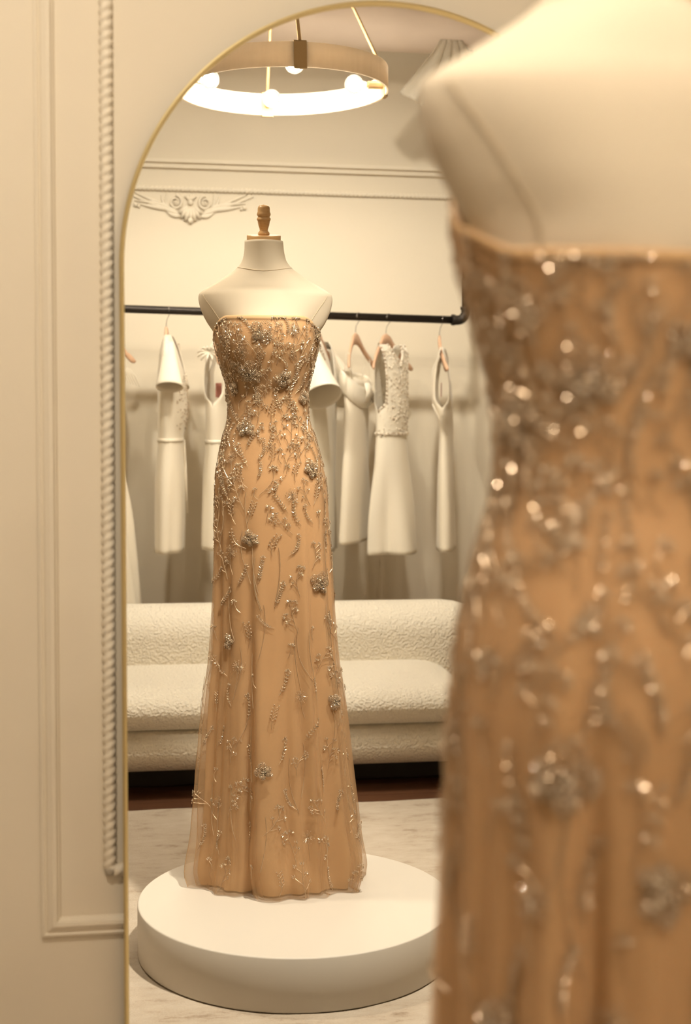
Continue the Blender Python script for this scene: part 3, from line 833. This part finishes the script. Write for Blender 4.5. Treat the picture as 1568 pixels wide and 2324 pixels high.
def surf(th, h, off=0.0, folds=1.0):
    s_, c_ = math.sin(th), math.cos(th)
    hw = f_hw(h) + off; d = (f_df(h) if c_ > 0 else f_db(h)) + off
    x = hw * spow(s_, EXP); y_ = d * spow(c_, EXP)
    if folds:
        l = math.hypot(x, y_); k = 1 + folds * fold(th, h) / l
        x *= k; y_ *= k
    return Vector((x + LEANX * h, y_ + LEANY * h, h))
def htop(th):
    c_ = math.cos(th)
    return 1.456 - 0.020 * (1 - sm(-0.6, 0.05, c_)) + 0.054 * sm(-0.05, 0.78, c_)

# body of the form: chest, back, shoulders, round arm caps and neck in one skin
BH = [1.00, 1.15, 1.25, 1.297, 1.36, 1.41, 1.44, 1.462, 1.50, 1.535, 1.558, 1.570, 1.580, 1.592, 1.610, 1.630, 1.645, 1.662, 1.685, 1.708]
b_hw = ctrl(BH, [.13, .122, .100, .099, .114, .124, .129, .1345, .157, .1715, .1755, .1735, .162, .142, .113, .083, .066, .056, .0515, .050])
b_xs = ctrl(BH, [.09, .085, .07, .07, .08, .085, .090, .095, .117, .140, .156, .161, .150, .13, .098, .062, .045, .038, .035, .034])
b_df = ctrl(BH, [.08, .075, .067, .066, .082, .098, .104, .106, .099, .089, .082, .078, .0745, .071, .066, .061, .058, .056, .0545, .054])
b_db = ctrl(BH, [.08, .075, .062, .059, .065, .072, .078, .081, .083, .082, .080, .078, .0755, .073, .069, .064, .058, .051, .046, .044])
b_yc = ctrl(BH, [0, 0, 0, 0, 0, 0, 0, 0, 0, .0, .0, .0, .0, .002, .004, .007, .010, .013, .016, .019])
b_ed = ctrl(BH, [.72, .72, .72, .72, .66, .60, .56, .54, .50, .44, .36, .32, .34, .38, .48, .62, .70, .72, .72, .72])   # how deep the arm-cap rim stays
N1, N2 = 14, 9
def body_ring(h):
    hw, xs, df, db, yc, ed = b_hw(h), b_xs(h), b_df(h), b_db(h), b_yc(h), b_ed(h)
    nk = sm(1.60, 1.665, h)      # towards the neck the section turns into a plain oval
    pts = []
    def fb(u, sgn):
        d = df if sgn > 0 else db
        x = xs * u; y_ = sgn * d * (1 - (1 - ed) * abs(u) ** 2.3)
        return x, y_
    def cap(v, sx):
        y0_ = df * ed; y1_ = -db * ed
        y_ = y0_ + (y1_ - y0_) * v; m_ = (y0_ + y1_) / 2; hh = (y0_ - y1_) / 2
        return sx * (xs + (hw - xs) * (1 - abs((y_ - m_) / hh) ** 2) ** 1.25), y_
    for k in range(N1 + 1): pts.append(fb(-1 + 2 * k / N1, 1))
    for k in range(1, N2): pts.append(cap(k / N2, 1))
    for k in range(N1 + 1): pts.append(fb(1 - 2 * k / N1, -1))
    for k in range(1, N2): pts.append(cap(1 - k / N2, -1))
    out = []
    for x, y_ in pts:
        if nk > 0:
            a = math.atan2(y_, x); ex, ey = hw * math.cos(a), (df if y_ > 0 else db) * math.sin(a)
            x = x + (ex - x) * nk; y_ = y_ + (ey - y_) * nk
        out.append((x + LEANX * h, y_ + yc + LEANY * h, h))
    return out
b = MB(); rows = []
hs = [1.0 + .40 * i / 16 for i in range(16)] + [1.40 + .20 * i / 34 for i in range(34)] + [1.60 + .108 * i / 18 for i in range(19)]
for h in hs: rows.append(body_ring(h))
b.grid(rows, closed_u=True)
nb = len(b.v); m_ = len(rows[0]); b.f.append(tuple(range(nb - m_, nb))); b.mi.append(0)
body = b.build('torso', M['linen'], form, smooth=True)
# seams: neck seam and arm-cap seams
def ringpt(h, idx, off=.0008):
    r = body_ring(h); p = Vector(r[idx]); c = Vector((LEANX * h, LEANY * h + b_yc(h), h)); d = (p - c); d.normalize(); return p + d * off
for idx in (0, N1, N1 + N2, N1 + N2 + N1):
    b = MB(); b.tube([ringpt(1.40 + (1.568 - 1.40) * i / 28, idx) for i in range(29)], .0007, 5); b.build('arm_seam', M['seam'], body, smooth=True)
b = MB(); rws = []
P = []
nrg = len(rows[0])
for j in range(nrg + 1):
    idx = j % nrg; q_ = body_ring(1.64)[idx]; fr = 0.5 + 0.5 * math.sin(math.atan2(q_[1] - .012, q_[0] - LEANX * 1.64))
    P.append(ringpt(1.646 - 0.018 * fr, idx, .0006))
b.tube(P, .0007, 5, cap=False); b.build('neck_seam', M['seam'], body, smooth=True)
# wooden cap and finial, tipped forward with the neck
ncx, ncy = LEANX * 1.708, LEANY * 1.708 + .019 + .004
tip = Matrix.Translation((ncx, ncy, 1.7065)) @ Matrix.Rotation(math.radians(-9), 4, 'X')
b = MB(); b.lathe([(.0, 0), (.0425, 0), (.0440, .0015), (.0440, .0155), (.0425, .017), (.0, .017)], 48); o = b.build('neck_cap', M['wood'], form, smooth=False, label='round wooden neck cap'); o.matrix_local = tip
for p in o.data.polygons: p.use_smooth = abs(p.normal.z) < .5
b = MB(); b.lathe([(.0145, .016), (.0150, .020), (.0142, .024), (.0105, .028), (.0112, .033), (.0140, .042), (.0155, .050), (.0160, .0535), (.0178, .0555), (.0180, .059), (.0160, .0615), (.0150, .0635), (.0165, .066), (.0178, .069), (.0172, .0735), (.0158, .076), (.0158, .084), (.0145, .0895), (.0105, .0935), (.0, .095)], 32)
o = b.build('finial', M['wood'], form, smooth=True, label='turned wooden finial'); o.matrix_local = tip
b = MB(); b.tube([(0, 0, .012), (LEANX * 1.1, LEANY * 1.1, 1.1)], .016, 16); b.build('pole', M['steel'], form, smooth=True)
b = MB(); b.lathe([(.13, .001), (.13, .008), (.03, .016), (.0, .016)], 32); b.build('stand_base', M['steel'], form, smooth=False)

# ------------------------------------------------------------------ gown cloth
NT, NH = 220, 110
def cloth(name, off, fk, material, h0, top_drop=0.0, solid=0):
    b = MB(); rows = []
    for i in range(NH + 1):
        t = i / NH; row = []
        for j in range(NT):
            th = 2 * PI * j / NT
            hb_ = h0; ht_ = htop(th) - top_drop
            h = hb_ + (ht_ - hb_) * t
            o_ = off(h) if callable(off) else off
            row.append(surf(th, h, o_, fk))
        rows.append(row)
    b.grid(rows, closed_u=True)
    return b.build(name, material, gown, smooth=True, solid=solid)
lin_off = lambda h: -0.004 - 0.028 * (1 - sm(0.0, 0.85, h))
cloth('lining', lin_off, 0.9, M['lining'], 0.004, 0.001)
tul = cloth('tulle_overlay', 0.0, 1.0, M['tulle'], 0.0008, 0.002)
# a second layer of tulle between lining and overlay, with folds of its own
def veil():
    b = MB(); rows = []
    for i in range(90):
        t = i / 89; row = []
        for j in range(NT):
            th = 2 * PI * j / NT; h = 0.0015 + (htop(th) - .004) * t
            o_ = -.0018 - .012 * (1 - sm(0, .8, h)) * (1 + .8 * math.cos(7 * th + 2 + 3 * h + 1.5 * math.sin(6 * h)))
            row.append(surf(th, h, o_, .95))
        rows.append(row)
    b.grid(rows, closed_u=True); b.build('tulle_underlayer', M['tulle'], gown, smooth=True)
veil()
# folded top edge
b = MB(); rows = []
for dz, do in ((-.009, .0002), (-.007, .0012), (-.001, .0012), (.0006, .0002), (.0, -.002), (-.012, -.0025)):
    rows.append([surf(2 * PI * j / NT, htop(2 * PI * j / NT) + dz, do, 0) for j in range(NT)])
b.grid(rows, closed_u=True); b.build('neckline_band', M['neckband'], gown, smooth=True)

# ------------------------------------------------------------------ beadwork
class Beads(MB):
    pass
def frame(th, h):
    p = surf(th, h); e = 1e-3
    pu = surf(th + e, h) - p; pv = surf(th, h + e) - p
    R = pu.length / e
    u = pu.normalized(); v = pv.normalized(); n = u.cross(v)
    if n.dot(Vector((p.x - LEANX * h, p.y - LEANY * h, 0))) < 0: n = -n
    return p, u, v, n.normalized(), max(R, .03)
class Patch:
    """flat motif coordinates (metres) wrapped on to the gown around (th, h)"""
    def __init__(s, th, h):
        s.th, s.h = th, h; s.R = frame(th, h)[4]
    def at(s, x, y_, off=0.0):
        h = min(max(s.h + y_, .004), htop(s.th + x / s.R) - .006)
        th = s.th + x / s.R
        p, u, v, n, R = frame(th, h)
        return p + n * off, u, v, n
def leaf(mb, pat, x, y_, ang, L, W, m=0, off=.0026):
    p, u, v, n = pat.at(x + math.cos(ang) * L * .5, y_ + math.sin(ang) * L * .5, off)
    d = (u * math.cos(ang) + v * math.sin(ang) + n * rnd.uniform(-.25, .35)).normalized()
    s_ = n.cross(d).normalized(); up = d.cross(s_)
    tw = rnd.uniform(-.6, .6); s2_ = s_ * math.cos(tw) + up * math.sin(tw); u2 = up * math.cos(tw) - s_ * math.sin(tw)
    a = p - d * L * .5; c = p + d * L * .5; q = p - d * L * .08
    mb.add([a, c, q + s2_ * W * .5, q + u2 * W * .4, q - s2_ * W * .5, q - u2 * W * .4],
           [(0, 3, 2), (0, 4, 3), (0, 5, 4), (0, 2, 5), (1, 2, 3), (1, 3, 4), (1, 4, 5), (1, 5, 2)], m)
def dot(mb, p, r, m=0):
    q = Euler((rnd.random() * 6, rnd.random() * 6, rnd.random() * 6)).to_matrix()
    vs = [Vector(p) + q @ (Vector(d) * r) for d in ((1,0,0),(-1,0,0),(0,1,0),(0,-1,0),(0,0,1),(0,0,-1))]
    mb.add(vs, [(0,2,4),(2,1,4),(1,3,4),(3,0,4),(2,0,5),(1,2,5),(3,1,5),(0,3,5)], m)
BM = [M['bead'], M['bead2'], M['crystal']]
def pickm(): 
    r = rnd.random(); return 0 if r < .60 else (1 if r < .95 else 2)
def stem(mb, pat, path, r=.0006, step=.007, m=None):
    """a couched thread: thin three-sided cord laid along the cloth"""
    pts = []
    for i in range(len(path) - 1):
        (xa, ya), (xb, yb) = path[i], path[i + 1]
        k = max(1, int(math.hypot(xb - xa, yb - ya) / step))
        for j in range(k):
            t = j / k; pts.append(pat.at(xa + (xb - xa) * t, ya + (yb - ya) * t, .0018))
    pts.append(pat.at(*path[-1], .0018))
    if len(pts) < 2: return
    rows = []
    for i, (p, u, v, n) in enumerate(pts):
        d = (pts[min(i + 1, len(pts) - 1)][0] - pts[max(i - 1, 0)][0]); s_ = n.cross(d)
        if s_.length < 1e-9: s_ = u.copy()
        s_.normalize(); w_ = r * (1.0 + .35 * (i % 2))
        rows.append([p + s_ * w_, p + n * w_ * 1.2, p - s_ * w_])
    mb.grid(rows, m=1 if m is None else m)
def cluster(mb, pat, x, y_, ang, sc):
    """tuft of leaf beads at a twig end"""
    k = rnd.choice((3, 5, 5, 7, 7))
    for i in range(k):
        a = ang + (i - (k - 1) / 2) * .55 + rnd.uniform(-.12, .12); d = .0035 * sc if i != k // 2 else .006 * sc
        leaf(mb, pat, x + math.cos(a) * d * .6, y_ + math.sin(a) * d * .6, a, .0095 * sc * rnd.uniform(.8, 1.15), .0040 * sc, pickm())
def sprig(th, h, kind, sc, ang, into=None):
    mb = into if into is not None else Beads(); pat = Patch(th, h); ca, sa = math.cos(ang), math.sin(ang)
    def tr(x, y_): return (x * ca - y_ * sa, x * sa + y_ * ca)
    bend = rnd.uniform(-.010, .010)
    L = {0: .062, 1: .078, 2: .032, 3: .055}[kind] * sc
    pth = [tr(L * t - L * .5, bend * math.sin(PI * t)) for t in [k / 8 for k in range(9)]]
    stem(mb, pat, pth)
    if kind == 0:              # wheat ear: paired leaves all the way up
        n_ = rnd.randint(6, 9)
        for i in range(n_):
            t = .18 + .78 * i / n_; x, y_ = tr(L * t - L * .5, bend * math.sin(PI * t))
            for sg in (-1, 1): leaf(mb, pat, x, y_, ang + sg * .75, .0085 * sc, .0034 * sc, pickm())
        cluster(mb, pat, *pth[-1], ang, .85 * sc)
    elif kind == 1:            # branching twig with tufts
        cluster(mb, pat, *pth[-1], ang, sc)
        for t in (.25, .45, .62, .8):
            sg = rnd.choice((-1, 1)); x0_, y0_ = L * t - L * .5, bend * math.sin(PI * t); bl = rnd.uniform(.012, .02) * sc
            p0 = tr(x0_, y0_); p1 = tr(x0_ + bl * .75, y0_ + sg * bl * .75)
            stem(mb, pat, [p0, p1]); cluster(mb, pat, *p1, ang + sg * .7, .9 * sc)
    elif kind == 2:            # small trefoil
        cluster(mb, pat, *pth[-1], ang, 1.05 * sc)
    else:                      # buds: round beads on short twigs
        for t in (.4, .55, .7, .85, 1.0):
            x0_, y0_ = L * t - L * .5, bend * math.sin(PI * t)
            for sg in (-1, 1):
                p1 = tr(x0_ + .006 * sc, y0_ + sg * .007 * sc); q, u, v, n = pat.at(*p1, .0018); dot(mb, q, .0024 * sc * rnd.uniform(.8, 1.2), pickm())
                stem(mb, pat, [tr(x0_, y0_), p1], .0005)
    if into is None: mb.build('beaded_sprig', BM, gown)
def flower(th, h, sc, rot, wide=1.0):
    mb = Beads(); pat = Patch(th, h)
    petals = [(0.9, 1.0, .86), (2.3, .95, .8), (3.6, .7, .55), (-.35, .78, .6), (-1.2, .85, .5)]
    for (a, L, W) in petals:
        a = a + rot + rnd.uniform(-.15, .15); L *= .026 * sc; W *= .026 * sc
        cx_, cy_ = math.cos(a) * L * .55, math.sin(a) * L * .55
        for ring in (1.0, .82, .62, .42, .2):
            k = max(4, int(28 * ring))
            for i in range(k):
                b_ = 2 * PI * i / k; ex = math.cos(b_) * L * .55 * ring; ey = math.sin(b_) * W * .55 * ring
                x = (cx_ + ex * math.cos(a) - ey * math.sin(a)) * wide; y_ = cy_ + ex * math.sin(a) + ey * math.cos(a)
                p, u, v, n = pat.at(x, y_, .0025 + .0055 * (1 - ring * ring))
                if ring > .9: dot(mb, p, .0014 * sc ** .5, rnd.choice((0, 0, 2)))
                else: dot(mb, p, rnd.uniform(.0012, .0021), rnd.choice((0, 0, 1, 1, 1, 2)))
    for i in range(7):
        p, u, v, n = pat.at(rnd.uniform(-.006, .006) * sc, rnd.uniform(-.006, .006) * sc, .007); dot(mb, p, .0028, 2)
    return mb.build('beaded_flower', BM, gown)
def burst(th, h, sc):
    mb = Beads(); pat = Patch(th, h); k = 17
    for i in range(k):
        a = 2 * PI * i / k + rnd.uniform(-.08, .08); L = .0135 * sc * rnd.uniform(.8, 1.15)
        leaf(mb, pat, math.cos(a) * .002, math.sin(a) * .002, a, L, .0016, rnd.choice((0, 1, 0)))
        p, *_ = pat.at(math.cos(a) * (L + .002), math.sin(a) * (L + .002), .002); dot(mb, p, .0014, rnd.choice((0, 2)))
    for i in range(4):
        p, *_ = pat.at(rnd.uniform(-.002, .002), rnd.uniform(-.002, .002), .003); dot(mb, p, .0022, 2)
    stem(mb, pat, [(0, -.004), (rnd.uniform(-.004, .004), -.03 * sc), (rnd.uniform(-.008, .008), -.055 * sc)])
    return mb.build('beaded_starburst', BM, gown)
def th_front(xm, h):
    """angle on the front for a sideways offset xm from the gown's axis"""
    v = max(-.985, min(.985, xm / f_hw(h))); return math.asin(math.copysign(abs(v) ** (1 / EXP), v))
taken = []
def place(px, py):
    h = (2012 - py) / 853.0; xm = (px - (597 + (py - 540) * .0232)) / 868.0; return th_front(xm, h), h
for px, py, sc, rot, wd in [(592, 764, 1.25, 0, 1), (568, 852, 1.2, .4, 1), (644, 862, .95, 2.2, 1), (557, 974, 1.05, .6, 1), (702, 1062, 1.0, -.5, 1), (569, 1217, .9, .9, 1), (721, 1318, 1.15, .2, 1), (517, 1450, .95, 1.5, .7), (748, 1583, .9, 1.8, .8), (600, 1728, .95, .8, 1), (716, 762, .9, 0, .7), (686, 905, .9, 1, .8), (532, 885, .8, 2, .8)]:
    th, h = place(px, py); flower(th, h, sc, rot, wd); taken.append((th, h, .030 * sc))
for px, py, sc in [(664, 757, 1.05), (552, 802, 1.1), (661, 1118, 1.0), (524, 1246, 1.1), (541, 1502, 1.15), (683, 1566, 1.05), (491, 1808, .95), (699, 1878, 1.1), (526, 1036, 1.0), (746, 1395, .8)]:
    th, h = place(px, py); burst(th, h, sc); taken.append((th, h, .020 * sc))
for th, h, sc, rot in [(-2.62, 1.335, 1.2, .3), (2.9, 1.36, 1.1, 1.2), (-2.45, 1.02, 1.3, .8), (-3.0, .93, 1.1, 2), (-2.5, .66, 1.2, .5), (2.6, 1.10, 1.1, 0), (-2.0, .80, 1.0, 1), (2.8, .72, 1.1, .4), (-2.9, .52, 1.0, 0), (2.2, .42, 1.0, 1), (-1.75, 1.30, 1.0, .6), (-2.2, .30, 1.0, 1.1)]:
    flower(th, h, sc, rot); taken.append((th, h, .030 * sc))
for th, h, sc in [(-3.05, 1.385, 1.1), (-2.2, 1.39, 1.0), (-2.75, .82, 1.1), (-2.3, .92, 1.0), (2.9, .95, 1.1), (3.0, .60, 1.0), (-1.9, .60, 1.0), (-2.65, .40, 1.0)]:
    burst(th, h, sc); taken.append((th, h, .020 * sc))
# scattered sprigs, close on the bodice and thinning towards the hem
cand = []; tries = 0
while len(cand) < 900 and tries < 60000:
    tries += 1
    h = rnd.uniform(.04, 1.49); th = rnd.uniform(-PI, PI)
    if h > htop(th) - .018: continue
    dens = .0185 + .027 * (1 - sm(.80, 1.22, h))
    hw = f_hw(h); ok = True
    for (t2, h2, r2) in taken:
        dy = (h - h2) * .62
        if abs(dy) > .09: continue
        dx = math.remainder(th - t2, 2 * PI) * hw
        if dx * dx + dy * dy < (r2 * .55 + dens * .55) ** 2: ok = False; break
    if not ok: continue
    k = rnd.choices((0, 1, 2, 3), (3, 4, 2.2, 1.2))[0]
    sc = rnd.uniform(.85, 1.2) * (0.88 if h > 1.1 else 0.92)
    cand.append((sc * (0.6 if k == 2 else 1.0), th, h - .008, k, sc, PI / 2 + rnd.gauss(0, .38))); taken.append((th, h, dens))
cand.sort(key=lambda c: -c[0])
rest = Beads()
for i, (_, th, h, k, sc, a) in enumerate(cand):
    sprig(th, h, k, sc, a, rest if i >= 290 else None)
rest.build('small_beaded_sprigs', BM, gown, kind='stuff')
# long thread stems that link the sprigs on the skirt
b = Beads()
for k in range(60):
    th = rnd.uniform(-PI, PI); h = rnd.uniform(.15, 1.05); pat = Patch(th, h); s_ = rnd.choice((-1, 1)); c_ = rnd.uniform(.01, .03)
    stem(b, pat, [(s_ * c_ * math.sin(t * 2.2), (t - .5) * .14) for t in [i / 8 for i in range(9)]], .0007)
b.build('thread_stems', BM, gown, kind='stuff')
